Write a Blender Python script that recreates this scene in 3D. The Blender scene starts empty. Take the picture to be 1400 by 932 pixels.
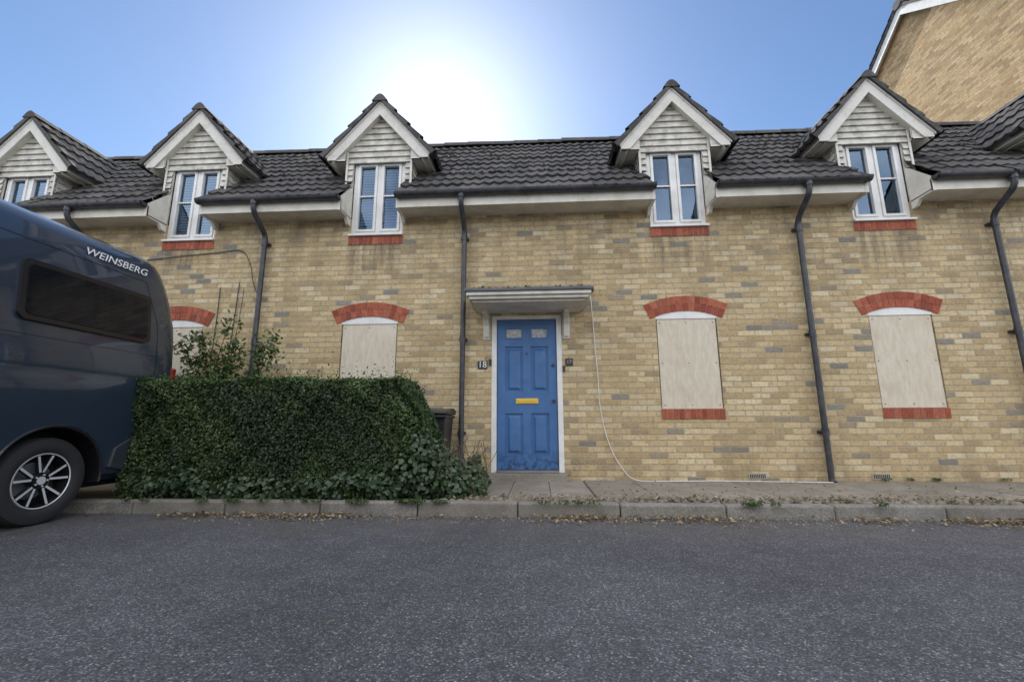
import bpy, math, random
import numpy as np
from mathutils import Vector, Matrix
random.seed(7); rng=np.random.default_rng(7)
scene=bpy.context.scene
# ------------------------------------------------------------ helpers
def link(o,parent=None):
    scene.collection.objects.link(o)
    if parent: o.parent=parent
    return o
def empty(name):
    e=bpy.data.objects.new(name,None); link(e); return e
class MB:
    def __init__(s): s.v=[];s.f=[];s.m=[];s.a=[]
    def add(s,vs,fs,m=0,a=None):
        n=len(s.v); s.v+= [tuple(p) for p in vs]
        s.f+= [tuple(i+n for i in f) for f in fs]; s.m+=[m]*len(fs)
        s.a+= [random.random() if a is None else a]*len(vs)
    def box(s,x0,x1,y0,y1,z0,z1,m=0,a=None):
        if x0>x1:x0,x1=x1,x0
        vs=[(x0,y0,z0),(x1,y0,z0),(x1,y1,z0),(x0,y1,z0),(x0,y0,z1),(x1,y0,z1),(x1,y1,z1),(x0,y1,z1)]
        s.add(vs,[(0,3,2,1),(4,5,6,7),(0,1,5,4),(1,2,6,5),(2,3,7,6),(3,0,4,7)],m,a)
    def prism_y(s,poly,y0,y1,m=0):
        n=len(poly)
        vs=[(p[0],y0,p[1]) for p in poly]+[(p[0],y1,p[1]) for p in poly]
        fs=[tuple(range(n)),tuple(range(2*n-1,n-1,-1))]+[(i,i+n,(i+1)%n+n,(i+1)%n) for i in range(n)]
        s.add(vs,fs,m)
    def prism_x(s,poly,x0,x1,m=0):
        n=len(poly)
        vs=[(x0,p[0],p[1]) for p in poly]+[(x1,p[0],p[1]) for p in poly]
        fs=[tuple(range(n)),tuple(range(2*n-1,n-1,-1))]+[(i,i+n,(i+1)%n+n,(i+1)%n) for i in range(n)]
        s.add(vs,fs,m)
    def tube(s,pts,r,m=0,n=10,caps=True):
        pts=[Vector(p) for p in pts]; rs=r if isinstance(r,(list,tuple)) else [r]*len(pts)
        vs=[];ref=Vector((0.13,0.37,0.9)).normalized();prev=None
        for i,p in enumerate(pts):
            t=(pts[min(i+1,len(pts)-1)]-pts[max(i-1,0)]).normalized()
            if prev is None:
                u=t.cross(ref if abs(t.dot(ref))<.9 else Vector((1,0,0))).normalized()
            else:
                u=(prev-t*prev.dot(t)).normalized()
            prev=u; w=t.cross(u)
            for k in range(n):
                an=2*math.pi*k/n; vs.append(p+(u*math.cos(an)+w*math.sin(an))*rs[i])
        fs=[]
        for i in range(len(pts)-1):
            for k in range(n):
                fs.append((i*n+k,i*n+(k+1)%n,(i+1)*n+(k+1)%n,(i+1)*n+k))
        if caps: fs+= [tuple(range(n-1,-1,-1)),tuple(range((len(pts)-1)*n,len(pts)*n))]
        s.add(vs,fs,m)
    def build(s,name,mats,parent=None,smooth=False,bevel=0,recalc=True,autosm=False):
        me=bpy.data.meshes.new(name); me.from_pydata(s.v,[],s.f)
        for mt in (mats if isinstance(mats,(list,tuple)) else [mats]): me.materials.append(mt)
        me.polygons.foreach_set('material_index',s.m)
        at=me.attributes.new('rnd','FLOAT','POINT'); at.data.foreach_set('value',s.a)
        if recalc:
            import bmesh
            bm=bmesh.new(); bm.from_mesh(me); bmesh.ops.recalc_face_normals(bm,faces=bm.faces); bm.to_mesh(me); bm.free()
        if smooth: me.polygons.foreach_set('use_smooth',[True]*len(me.polygons))
        me.update()
        if autosm:
            try: me.set_sharp_from_angle(angle=math.radians(40))
            except Exception: pass
        o=bpy.data.objects.new(name,me); link(o,parent)
        if bevel:
            b=o.modifiers.new('bevel','BEVEL'); b.width=bevel; b.segments=2; b.limit_method='ANGLE'; b.angle_limit=math.radians(40)
        return o
class N:
    def __init__(s,name):
        s.mat=bpy.data.materials.new(name); s.mat.use_nodes=True; s.t=s.mat.node_tree; s.t.nodes.clear()
        s.out=s.t.nodes.new('ShaderNodeOutputMaterial'); s.b=s.t.nodes.new('ShaderNodeBsdfPrincipled')
        s.t.links.new(s.b.outputs[0],s.out.inputs[0])
    def n(s,typ,**k):
        nd=s.t.nodes.new(typ)
        for a,v in k.items(): setattr(nd,a,v)
        return nd
    def l(s,a,b): s.t.links.new(a,b)
    def setin(s,sock,v):
        if isinstance(v,bpy.types.NodeSocket): s.l(v,sock)
        else: sock.default_value=v
    def math(s,op,a,b=0.,c=0.,clamp=False):
        nd=s.n('ShaderNodeMath',operation=op,use_clamp=clamp); s.setin(nd.inputs[0],a); s.setin(nd.inputs[1],b); s.setin(nd.inputs[2],c); return nd.outputs[0]
    def mix(s,f,a,b,mode='MIX'):
        nd=s.n('ShaderNodeMix',data_type='RGBA',blend_type=mode); s.setin(nd.inputs[0],f)
        s.setin(nd.inputs[6],a if not isinstance(a,tuple) else (*a[:3],1)); s.setin(nd.inputs[7],b if not isinstance(b,tuple) else (*b[:3],1)); return nd.outputs[2]
    def ramp(s,f,stops,interp='LINEAR'):
        nd=s.n('ShaderNodeValToRGB'); cr=nd.color_ramp; cr.interpolation=interp
        while len(cr.elements)<len(stops): cr.elements.new(0.5)
        for e,(p,c) in zip(cr.elements,stops):
            e.position=p; e.color=(*c,1) if isinstance(c,tuple) else (c,c,c,1)
        s.l(f,nd.inputs[0]); return nd.outputs[0]
    def maprange(s,v,a,b,smooth=False):
        nd=s.n('ShaderNodeMapRange'); nd.inputs['From Min'].default_value=a; nd.inputs['From Max'].default_value=b
        if smooth: nd.interpolation_type='SMOOTHSTEP'
        s.l(v,nd.inputs['Value']); return nd.outputs[0]
    def noise(s,scale,vec=None,detail=4.,rough=.55,dist=0.):
        nd=s.n('ShaderNodeTexNoise'); nd.inputs['Scale'].default_value=scale; nd.inputs['Detail'].default_value=detail; nd.inputs['Roughness'].default_value=rough; nd.inputs['Distortion'].default_value=dist
        s.l(vec if vec is not None else s.pos(),nd.inputs['Vector']); return nd.outputs['Fac']
    def pos(s):
        if not hasattr(s,'_g'): s._g=s.n('ShaderNodeNewGeometry')
        return s._g.outputs['Position']
    def xyz(s,v):
        nd=s.n('ShaderNodeSeparateXYZ'); s.l(v,nd.inputs[0]); return nd.outputs
    def comb(s,x,y,z):
        nd=s.n('ShaderNodeCombineXYZ')
        for i,v in enumerate((x,y,z)): s.setin(nd.inputs[i],v)
        return nd.outputs[0]
    def attr(s,n='rnd'): return s.n('ShaderNodeAttribute',attribute_name=n).outputs['Fac']
    def bump(s,h,st=.5,dist=.01):
        nd=s.n('ShaderNodeBump'); nd.inputs['Strength'].default_value=st; nd.inputs['Distance'].default_value=dist; s.l(h,nd.inputs['Height']); s.l(nd.outputs[0],s.b.inputs['Normal']); return nd
    def set(s,**k):
        for a,v in k.items():
            sk=s.b.inputs[a.replace('_',' ')]
            if isinstance(v,tuple) and len(v)==3: v=(*v,1)
            s.setin(sk,v)
        return s
def simple(name,col,rough=.5,metal=0.,var=.12,scale=6.,bumpst=0.,dirt=None):
    m=N(name); nz=m.noise(scale,detail=6.)
    f=m.ramp(nz,[(.3,1-var),(.7,1+var*.4)])
    c=m.mix(1.,col,f,'MULTIPLY')
    if dirt:
        nz2=m.noise(dirt[1],detail=8.,rough=.7); c=m.mix(m.math('MULTIPLY',m.ramp(nz2,[(.45,0.),(.7,1.)]),dirt[2]),c,dirt[0])
    m.set(Base_Color=c,Roughness=rough,Metallic=metal)
    if bumpst: m.bump(m.noise(scale*12),bumpst,.003)
    return m.mat
DC=[-10.9,-8.02,-5.2,-2.34,2.0,4.74,7.45]
# ------------------------------------------------------------ materials
def brick_mat(name,stops,mortar,stain=True):
    m=N(name); P=m.xyz(m.pos()); nrm=m.xyz(m._g.outputs['True Normal'])
    ax=m.math('ABSOLUTE',nrm[0])
    isx=m.math('GREATER_THAN',ax,.7)
    u=m.math('ADD',m.math('MULTIPLY',P[1],isx),m.math('MULTIPLY',P[0],m.math('SUBTRACT',1.,isx)))
    z=P[2]
    row=m.math('FLOOR',m.math('DIVIDE',z,.075)); par=m.math('MULTIPLY',m.math('MODULO',m.math('ADD',row,100.),2.),.1125)
    us=m.math('ADD',m.math('ADD',u,50.),par)
    col=m.math('FLOOR',m.math('DIVIDE',us,.225))
    wn=m.n('ShaderNodeTexWhiteNoise',noise_dimensions='3D'); m.l(m.comb(col,row,3.3),wn.inputs['Vector']); h=wn.outputs['Value']
    wn2=m.n('ShaderNodeTexWhiteNoise',noise_dimensions='3D'); m.l(m.comb(row,col,7.7),wn2.inputs['Vector']); h2=wn2.outputs['Value']
    du=m.math('MULTIPLY',m.math('ABSOLUTE',m.math('SUBTRACT',m.math('FRACT',m.math('DIVIDE',us,.225)),.5)),.225)
    dz=m.math('MULTIPLY',m.math('ABSOLUTE',m.math('SUBTRACT',m.math('FRACT',m.math('DIVIDE',z,.075)),.5)),.075)
    e=m.math('MAXIMUM',m.math('SUBTRACT',du,.1065),m.math('SUBTRACT',dz,.0315))
    nn=m.noise(45.,detail=3.)
    e=m.math('ADD',e,m.math('MULTIPLY',m.math('SUBTRACT',nn,.5),.009))
    mk=m.maprange(e,-.0018,.0018,True)
    c=m.ramp(h,stops)
    c=m.mix(1.,c,m.ramp(h2,[(0.,.88),(.5,1.),(1.,1.10)]),'MULTIPLY')
    # burnt ends and smudges inside individual bricks
    pn=m.noise(11.,detail=5.,rough=.6); pm=m.math('MULTIPLY',m.ramp(pn,[(.56,0.),(.68,1.)]),m.ramp(h2,[(.4,0.),(.9,.7)]))
    c=m.mix(pm,c,(.23,.175,.115))
    grain=m.noise(28.,detail=8.,rough=.7); c=m.mix(1.,c,m.ramp(grain,[(.3,.62),(.5,1.),(.75,1.18)]),'MULTIPLY')
    mc=m.mix(1.,mortar,m.ramp(m.noise(14.,detail=5.),[(.3,.72),(.7,1.08)]),'MULTIPLY')
    c=m.mix(mk,c,mc)
    if stain:
        v=m.comb(m.math('MULTIPLY',P[0],2.2),0.,m.math('MULTIPLY',P[2],.55))
        st=m.noise(1.6,v,detail=6.,rough=.65)
        hi=m.maprange(z,2.2,3.7); lo=m.maprange(z,.6,.1)
        amt=m.math('ADD',m.math('ADD',m.math('MULTIPLY',hi,.55),m.math('MULTIPLY',lo,.45)),.12)
        s=m.math('MULTIPLY',m.ramp(st,[(.42,0.),(.70,1.)]),amt)
        # run-off streaks under the upper sills
        near=None
        for c_ in DC:
            q=m.maprange(m.math('ABSOLUTE',m.math('SUBTRACT',P[0],c_)),.52,.30,True)
            near=q if near is None else m.math('ADD',near,q)
        dn=m.math('MULTIPLY',m.maprange(z,2.55,3.3,True),m.math('LESS_THAN',z,3.4))
        v2=m.comb(m.math('MULTIPLY',P[0],9.),0.,m.math('MULTIPLY',P[2],.8)); sn_=m.ramp(m.noise(1.3,v2,detail=5.),[(.35,.1),(.62,.75)])
        s=m.math('MAXIMUM',s,m.math('MULTIPLY',m.math('MULTIPLY',near,dn),sn_))
        c=m.mix(s,c,(.13,.10,.07))
    m.set(Base_Color=c,Roughness=.9)
    hgt=m.math('ADD',m.math('SUBTRACT',1.,mk),m.math('MULTIPLY',grain,.35))
    m.bump(hgt,1.,.009)
    return m.mat
STK=[(0.,(.22,.21,.18)),(.025,(.27,.235,.18)),(.05,(.36,.27,.155)),(.2,(.46,.335,.17)),(.55,(.53,.40,.215)),(.85,(.58,.455,.26)),(1.,(.62,.51,.325))]
M_brick=brick_mat('yellow_stock_brick',STK,(.48,.415,.295))
M_brick2=brick_mat('yellow_brick_far',[(0.,(.36,.24,.12)),(.4,(.50,.33,.16)),(1.,(.60,.43,.24))],(.46,.36,.23),False)
def redbrick():
    m=N('red_brick'); r=m.attr(); c=m.ramp(r,[(0.,(.27,.055,.03)),(.5,(.37,.085,.042)),(1.,(.45,.13,.07))])
    c=m.mix(1.,c,m.ramp(m.noise(30.,detail=8.),[(.3,.65),(.7,1.15)]),'MULTIPLY')
    c=m.mix(m.ramp(m.noise(5.,detail=8.,rough=.7),[(.5,0.),(.75,.6)]),c,(.12,.07,.05)); m.set(Base_Color=c,Roughness=.85); m.bump(m.noise(90.),.4,.004); return m.mat
M_red=redbrick()
M_mortar=simple('mortar',(.40,.33,.23),.95,var=.25,scale=20.,bumpst=.5)
M_white=simple('white_upvc',(.76,.75,.72),.35,var=.10,scale=4.,dirt=((.40,.38,.32),3.,.4))
M_wood=simple('white_painted_boards',(.62,.59,.52),.6,var=.2,scale=9.,dirt=((.20,.19,.16),6.,.85),bumpst=.2)
M_soff=simple('white_soffit',(.70,.665,.58),.55,var=.12,scale=5.,dirt=((.34,.31,.24),4.,.5))
M_barge=simple('painted_bargeboard',(.70,.675,.61),.55,var=.15,scale=5.,dirt=((.30,.28,.23),5.,.6))
M_black=simple('black_plastic',(.025,.027,.03),.35,var=.3,scale=9.)
M_gut=simple('weathered_gutter_plastic',(.032,.034,.042),.4,var=.3,scale=9.,dirt=((.15,.15,.145),8.,.35))
def tilemat():
    m=N('concrete_roof_tile'); r=m.attr(); c=m.ramp(r,[(0.,(.028,.026,.026)),(.5,(.048,.044,.043)),(1.,(.08,.072,.068))])
    n1=m.noise(9.,detail=8.,rough=.7); c=m.mix(m.ramp(n1,[(.5,0.),(.68,.6)]),c,(.15,.14,.125))
    n2=m.noise(4.,detail=6.); c=m.mix(m.ramp(n2,[(.6,0.),(.72,.7)]),c,(.05,.06,.03))
    m.set(Base_Color=c,Roughness=.75); m.bump(m.noise(60.),.5,.006); return m.mat
M_tile=tilemat()
def _b():
    m=N('plywood_board'); P=m.xyz(m.pos()); v=m.comb(P[0],P[1],m.math('MULTIPLY',P[2],.25))
    c=m.ramp(m.noise(22.,v,detail=8.,rough=.7),[(.3,(.52,.45,.34)),(.55,(.62,.555,.44)),(.8,(.70,.635,.52))])
    c=m.mix(m.ramp(m.noise(3.,detail=8.,rough=.7),[(.5,0.),(.75,.5)]),c,(.42,.34,.23))
    m.set(Base_Color=c,Roughness=.8); m.bump(m.noise(50.),.3,.002); return m.mat
M_board=_b()
def bluemat():
    m=N('blue_door_paint'); P=m.xyz(m.pos())
    c=m.ramp(m.noise(5.,detail=8.,rough=.7),[(.35,(.038,.12,.29)),(.7,(.060,.16,.36))])
    lo=m.maprange(P[2],.55,.2)
    d=m.math('MULTIPLY',m.ramp(m.noise(16.,detail=8.,rough=.75),[(.46,0.),(.54,1.)]),lo)
    c=m.mix(d,c,(.015,.03,.08)); m.set(Base_Color=c,Roughness=.42); m.bump(m.noise(80.),.12,.002); return m.mat
M_blue=bluemat()
M_brass=simple('brass',(.72,.50,.08),.3,metal=.6,var=.1)
M_metal=simple('grey_metal',(.35,.35,.36),.35,metal=.8)
M_lead=simple('lead_sheet',(.10,.105,.11),.6,var=.3,scale=8.,bumpst=.3)
def glassmat(name):
    m=N(name)
    tr=m.n('ShaderNodeBsdfTransparent'); tr.inputs[0].default_value=(.62,.75,.88,1)
    gl=m.n('ShaderNodeBsdfGlossy'); gl.inputs['Roughness'].default_value=.02; gl.inputs['Color'].default_value=(.55,.75,1,1)
    fr=m.n('ShaderNodeFresnel'); fr.inputs[0].default_value=2.2
    mx=m.n('ShaderNodeMixShader'); m.l(fr.outputs[0],mx.inputs[0]); m.l(tr.outputs[0],mx.inputs[1]); m.l(gl.outputs[0],mx.inputs[2])
    m.l(mx.outputs[0],m.out.inputs[0]); return m.mat
M_glass=glassmat('window_glass')
M_dark=simple('dark_interior',(.05,.075,.12),.9)
M_blind=simple('white_blind',(.62,.68,.75),.6)
def tarmac():
    m=N('tarmac'); p=m.pos()
    vo=m.n('ShaderNodeTexVoronoi'); vo.inputs['Scale'].default_value=130.; m.l(p,vo.inputs['Vector'])
    cs=m.xyz(vo.outputs['Color'])[0]
    c=m.ramp(cs,[(0.,(.050,.052,.061)),(.45,(.085,.088,.101)),(.8,(.13,.133,.148)),(.94,(.21,.21,.225)),(1.,(.36,.35,.345))])
    c=m.mix(m.ramp(vo.outputs['Distance'],[(.4,0.),(.85,.7)]),c,(.038,.040,.048))
    big=m.noise(.55,detail=6.,rough=.6); c=m.mix(1.,c,m.ramp(big,[(.3,.72),(.7,1.25)]),'MULTIPLY')
    med=m.noise(5.,detail=6.,rough=.7); c=m.mix(1.,c,m.ramp(med,[(.3,.78),(.7,1.18)]),'MULTIPLY')
    dirt=m.noise(1.3,detail=8.,rough=.75); P=m.xyz(p)
    nk=m.maprange(P[1],-2.7,-1.8)
    c=m.mix(m.math('MULTIPLY',m.ramp(dirt,[(.4,.1),(.7,.8)]),nk),c,(.13,.11,.085))
    m.set(Base_Color=c,Roughness=.8)
    hb=m.math('ADD',m.math('MULTIPLY',vo.outputs['Distance'],-1.),m.math('MULTIPLY',cs,.5)); m.bump(hb,1.,.006); return m.mat
M_tar=tarmac()
def concrete(name,a,b,sc=3.,sp=80.):
    m=N(name); c=m.ramp(m.noise(sc,detail=8.,rough=.7),[(.3,a),(.7,b)]); c=m.mix(1.,c,m.ramp(m.noise(sp,detail=3.),[(.35,.7),(.65,1.15)]),'MULTIPLY')
    c=m.mix(m.ramp(m.attr(),[(0.,0.),(1.,.5)]),c,(.16,.14,.11)); m.set(Base_Color=c,Roughness=.9); m.bump(m.noise(sp),.5,.004); return m.mat
M_kerb=concrete('kerb_concrete',(.14,.13,.11),(.31,.29,.26),5.)
M_slab=concrete('paving_concrete',(.18,.16,.13),(.33,.30,.25))
M_dirt=concrete('soil',(.08,.065,.045),(.17,.135,.10),6.,40.)
def leafmat(name,stops,tr=.25,rough=.45):
    m=N(name); c=m.ramp(m.attr(),stops); m.set(Base_Color=c,Roughness=rough)
    t=m.n('ShaderNodeBsdfTranslucent'); m.l(m.mix(1.,c,(1.3,1.5,.6),'MULTIPLY'),t.inputs[0])
    mx=m.n('ShaderNodeMixShader'); mx.inputs[0].default_value=tr; m.l(m.b.outputs[0],mx.inputs[1]); m.l(t.outputs[0],mx.inputs[2]); m.l(mx.outputs[0],m.out.inputs[0]); return m.mat
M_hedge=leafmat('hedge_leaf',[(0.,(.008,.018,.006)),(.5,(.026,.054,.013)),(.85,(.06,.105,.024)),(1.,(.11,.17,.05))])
M_ivy=leafmat('ivy_leaf',[(0.,(.025,.05,.025)),(.5,(.06,.10,.045)),(.9,(.12,.16,.08)),(1.,(.30,.32,.2))])
M_bush=leafmat('shrub_leaf',[(0.,(.03,.055,.02)),(.5,(.065,.11,.035)),(.9,(.12,.16,.05)),(1.,(.22,.2,.08))])
M_litter=leafmat('dead_leaf',[(0.,(.07,.045,.025)),(.5,(.20,.14,.075)),(.85,(.36,.28,.17)),(1.,(.55,.49,.38))],.1,.8)
M_twig=simple('twig_bark',(.09,.065,.045),.9)
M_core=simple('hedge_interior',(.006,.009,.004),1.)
# ------------------------------------------------------------ layout
X0,X1=-13.0,10.0; WH=.39
EAVE_Y,EAVE_Z=-.40,3.98; RY=1.75; RZ=EAVE_Z+(RY-EAVE_Y)
BACKY=2*RY+.05
house=empty('brick_house')
ops=[]
for c in DC: ops.append((c-WH,c+WH,3.54,3.90))
GW=[-8.02,-5.2,-2.355,1.995,4.74,7.45]
for c in GW: ops.append((c-.40,c+.40,1.005,2.31))
DX0,DX1,DZ0,DZ1=-.63,.32,.20,2.28
ops.append((DX0,DX1,DZ0,DZ1))
def wall_holes(mb,x0,x1,z0,z1,ops,y,depth,m=0):
    xs=sorted(set([x0,x1]+[round(v,4) for o in ops for v in o[:2]])); zs=sorted(set([z0,z1]+[v for o in ops for v in o[2:] if v<=z1]))
    for i in range(len(xs)-1):
        for k in range(len(zs)-1):
            cx=(xs[i]+xs[i+1])/2; cz=(zs[k]+zs[k+1])/2
            if any(o[0]<cx<o[1] and o[2]<cz<o[3] for o in ops): continue
            mb.add([(xs[i],y,zs[k]),(xs[i+1],y,zs[k]),(xs[i+1],y,zs[k+1]),(xs[i],y,zs[k+1])],[(0,1,2,3)],m)
    for a,b,c,d in ops:
        d=min(d,z1)
        mb.add([(a,y,c),(a,y+depth,c),(a,y+depth,d),(a,y,d)],[(0,1,2,3)],m); mb.add([(b,y,c),(b,y+depth,c),(b,y+depth,d),(b,y,d)],[(3,2,1,0)],m)
        mb.add([(a,y,c),(b,y,c),(b,y+depth,c),(a,y+depth,c)],[(0,1,2,3)],m)
        if d<z1: mb.add([(a,y,d),(b,y,d),(b,y+depth,d),(a,y+depth,d)],[(3,2,1,0)],m)
mb=MB(); wall_holes(mb,X0,X1,-.05,3.80,ops,0.,.12)
mb.add([(X0,0,-.05),(X0,BACKY,-.05),(X0,BACKY,3.9),(X0,RY,RZ-.12),(X0,0,3.9)],[(0,1,2,3,4)])
mb.add([(X1,0,-.05),(X1,BACKY,-.05),(X1,BACKY,3.9),(X1,RY,RZ-.12),(X1,0,3.9)],[(0,1,2,3,4)])
mb.add([(X0,BACKY,-.05),(X1,BACKY,-.05),(X1,BACKY,3.9),(X0,BACKY,3.9)],[(0,1,2,3)])
mb.build('walls',M_brick,house,recalc=False)
def tile_rows(mb,O,A,U,Nn,segs_fn,nrows,gauge=.34,tw=.33,amp=.024):
    O,A,U,Nn=map(Vector,(O,A,U,Nn))
    ns=8
    for r in range(nrows):
        for (a0,a1) in segs_fn(r):
            a=a0
            while a<a1-1e-4:
                b=min(a+tw,a1); j=random.uniform(-.006,.006); jl=random.uniform(-.016,.016); rv=random.random()
                vs=[]
                for q in range(ns+1):
                    aa=a+(b-a)*q/ns; ph=(aa-a0)/(tw/2)*2*math.pi
                    w=amp*(.5+.5*math.cos(ph))**1.3
                    p0=O+A*aa+U*(r*gauge-.03+jl)+Nn*(.045+w+j)
                    p1=O+A*aa+U*((r+1)*gauge+.02)+Nn*(.012+w+j)
                    p2=O+A*aa+U*(r*gauge-.03+jl)+Nn*(.012+w*.8+j-.012)
                    vs+=[p0,p1,p2]
                fs=[]
                for q in range(ns):
                    k=3*q; fs+=[(k,k+3,k+4,k+1),(k+2,k+5,k+3,k)]
                mb.add(vs,fs,0,rv); a=b
s2=math.sqrt(.5)
gaps=[(c-WH-.02,c+WH+.02) for c in DC]
def main_segs(r):
    if r>2: return [(X0,X1)]
    out=[];a=X0
    for g0,g1 in gaps: out.append((a,g0)); a=g1
    out.append((a,X1)); return out
mb=MB()
L=math.hypot(RY-EAVE_Y,RZ-EAVE_Z); nr=10
tile_rows(mb,(0,EAVE_Y,EAVE_Z-.05),(1,0,0),(0,s2,s2),(0,-s2,s2),main_segs,nr,gauge=L/nr,tw=.30)
tile_rows(mb,(0,2*RY-EAVE_Y,EAVE_Z-.05),(1,0,0),(0,-s2,s2),(0,s2,s2),lambda r:[(X0,X1)],nr,gauge=L/nr,tw=.30)
a=X0
while a<X1:
    rv=random.random(); dz=random.uniform(-.008,.008)
    vs=[];n=8
    for e,(xx,rr) in enumerate(((a,.125),(min(a+.46,X1),.115))):
        for k in range(n+1):
            an=math.pi*k/n; vs.append((xx,RY-math.cos(an)*rr,RZ-.06+dz+math.sin(an)*rr))
    mb.add(vs,[(k,k+1,k+n+2,k+n+1) for k in range(n)]+[tuple(range(n+1))],0,rv); a+=.45
def blob(mb,x,y,z,r,m=0):
    n1,n2=7,4; vs=[]
    for i in range(n2+1):
        ph=math.pi*i/n2
        for k in range(n1):
            th=2*math.pi*k/n1; q=random.uniform(.75,1.15); vs.append((x+r*math.sin(ph)*math.cos(th)*q,y+r*math.sin(ph)*math.sin(th)*q,z+r*.55*math.cos(ph)))
    mb.add(vs,[(i*n1+k,i*n1+(k+1)%n1,(i+1)*n1+(k+1)%n1,(i+1)*n1+k) for i in range(n2) for k in range(n1)],m)
mb.build('roof_tiles',M_tile,house,smooth=False,recalc=False)
mb=MB()
for _ in range(600):
    x=random.uniform(-9.5,9.5); r_=random.randint(3,nr-1); t=r_*L/nr-.03; blob(mb,x,EAVE_Y+t*s2-.01,EAVE_Z+t*s2+.012,random.uniform(.012,.034))
mb.build('roof_moss',simple('moss',(.07,.08,.035),1.,var=.4,scale=20.),house,smooth=True)
PT=1.14; pa=math.atan(PT)
def dormer(c):
    mb=MB()
    z=3.80
    def hw(z): return min(.5,(5.56-z)/PT)
    while z<5.5:
        z1=min(z+.098,5.54); w0,w1=hw(z),max(hw(z1),.005); a=random.random()
        def brd(xa,xb,xa1,xb1):
            mb.add([(c+xa,-.030,z),(c+xb,-.030,z),(c+xb1,-.004,z1),(c+xa1,-.004,z1),(c+xa,.0,z),(c+xb,.0,z)],[(0,1,2,3),(4,5,1,0)],0,a)
        if z1<=4.74+.03: brd(-w0,-WH-.01,-w1,-WH-.01); brd(WH+.01,w0,WH+.01,w1)
        else: brd(-w0,w0,-w1,w1)
        z=z1
    mb.prism_y([(c-.5,4.76),(c+.5,4.76),(c+.5,5.0),(c,5.56),(c-.5,5.0)],.001,.02,0)
    for s in (-1,1):
        mb.box(c+s*(WH+.005),c+s*.5,.001,.02,3.8,4.78,0)
        z=3.9
        while z<4.85:
            xx=c+s*.5
            mb.add([(xx+s*.018,0,z),(xx+s*.018,.62,z),(xx+s*.002,.62,z+.098),(xx+s*.002,0,z+.098),(xx,0,z),(xx,.62,z)],[(0,1,2,3),(4,5,1,0)],0); z+=.098
        mb.box(c+s*.475,c+s*.505,-.038,-.031,3.86,4.86,1)
        P=[(0,5.655),(s*.765,5.655-.765*PT),(s*.765,4.69),(s*.64,4.69),(0,5.655-.225)]
        P=[(c+x,z) for x,z in P]
        mb.prism_y(P if s>0 else P[::-1],-.115,-.09,1)
        P=[(0,5.675),(s*.785,5.675-.785*PT),(s*.785,5.675-.785*PT-.06),(0,5.675-.06)]
        P=[(c+x,z) for x,z in P]
        mb.prism_y(P if s>0 else P[::-1],-.128,-.1152,1)
        mb.add([(c,-.115,5.44),(c+s*.7,-.115,5.44-.7*PT),(c+s*.7,0.6,5.44-.7*PT),(c,0.6,5.44)],[(0,1,2,3)],2)
        mb.box(c+s*.5,c+s*.75,-.09,.62,4.69,4.71,2)
        mb.box(c+s*.75,c+s*.768,-.09,.62,4.685,4.80,1)
        P=[(c+s*.5,4.69),(c+s*.765,4.69),(c+s*.765,4.77),(c+s*.5,5.0)]
        mb.prism_y(P if s>0 else P[::-1],-.088,-.06,0)
    mb.build('dormer_boards',[M_wood,M_barge,M_soff],house)
    mb=MB(); cs,sn=math.cos(pa),math.sin(pa)
    L=.83/cs
    for s in (-1,1):
        tile_rows(mb,(c+s*.83,0,5.73-.83*PT-.05),(0,1,0),(-s*cs,0,sn),(s*sn,0,cs),lambda r:[(-.135,1.5)],4,gauge=L/4,tw=.30)
        mb.add([(c+s*.80,-.14,5.70-.80*PT),(c,-.14,5.70),(c,-.14,5.655),(c+s*.80,-.14,5.655-.80*PT)],[(0,1,2,3)],0)
        for k in range(4):
            q0=.83-(k)*.83/4; q1=.83-(k+1)*.83/4
            A=Vector((c+s*q0,0,5.68-q0*PT)); B=Vector((c+s*q1,0,5.68-q1*PT)); nn=Vector((s*sn,0,cs))
            p=[A-nn*.02,B-nn*.02,B+nn*.02,A+nn*.055]
            vs=[(v.x,-.155,v.z) for v in p]+[(v.x,.02,v.z) for v in p]
            mb.add(vs,[(0,1,2,3),(4,5,6,7),(0,1,5,4),(1,2,6,5),(2,3,7,6),(3,0,4,7)],0)
    a=-.165
    while a<1.45:
        vs=[];rv=random.random()
        for (yy,l) in ((a,0.),(a+.42,-.008)):
            vs+=[(c-.12,yy,5.665-.03+l),(c-.06,yy,5.715+l),(c-.02,yy,5.745+l),(c+.02,yy,5.745+l),(c+.06,yy,5.715+l),(c+.12,yy,5.635+l)]
        mb.add(vs,[(k,k+1,k+7,k+6) for k in range(5)]+[(0,1,2,3,4,5)],0,rv); a+=.41
    mb.build('dormer_roof_tiles',M_tile,house,recalc=False)
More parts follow.
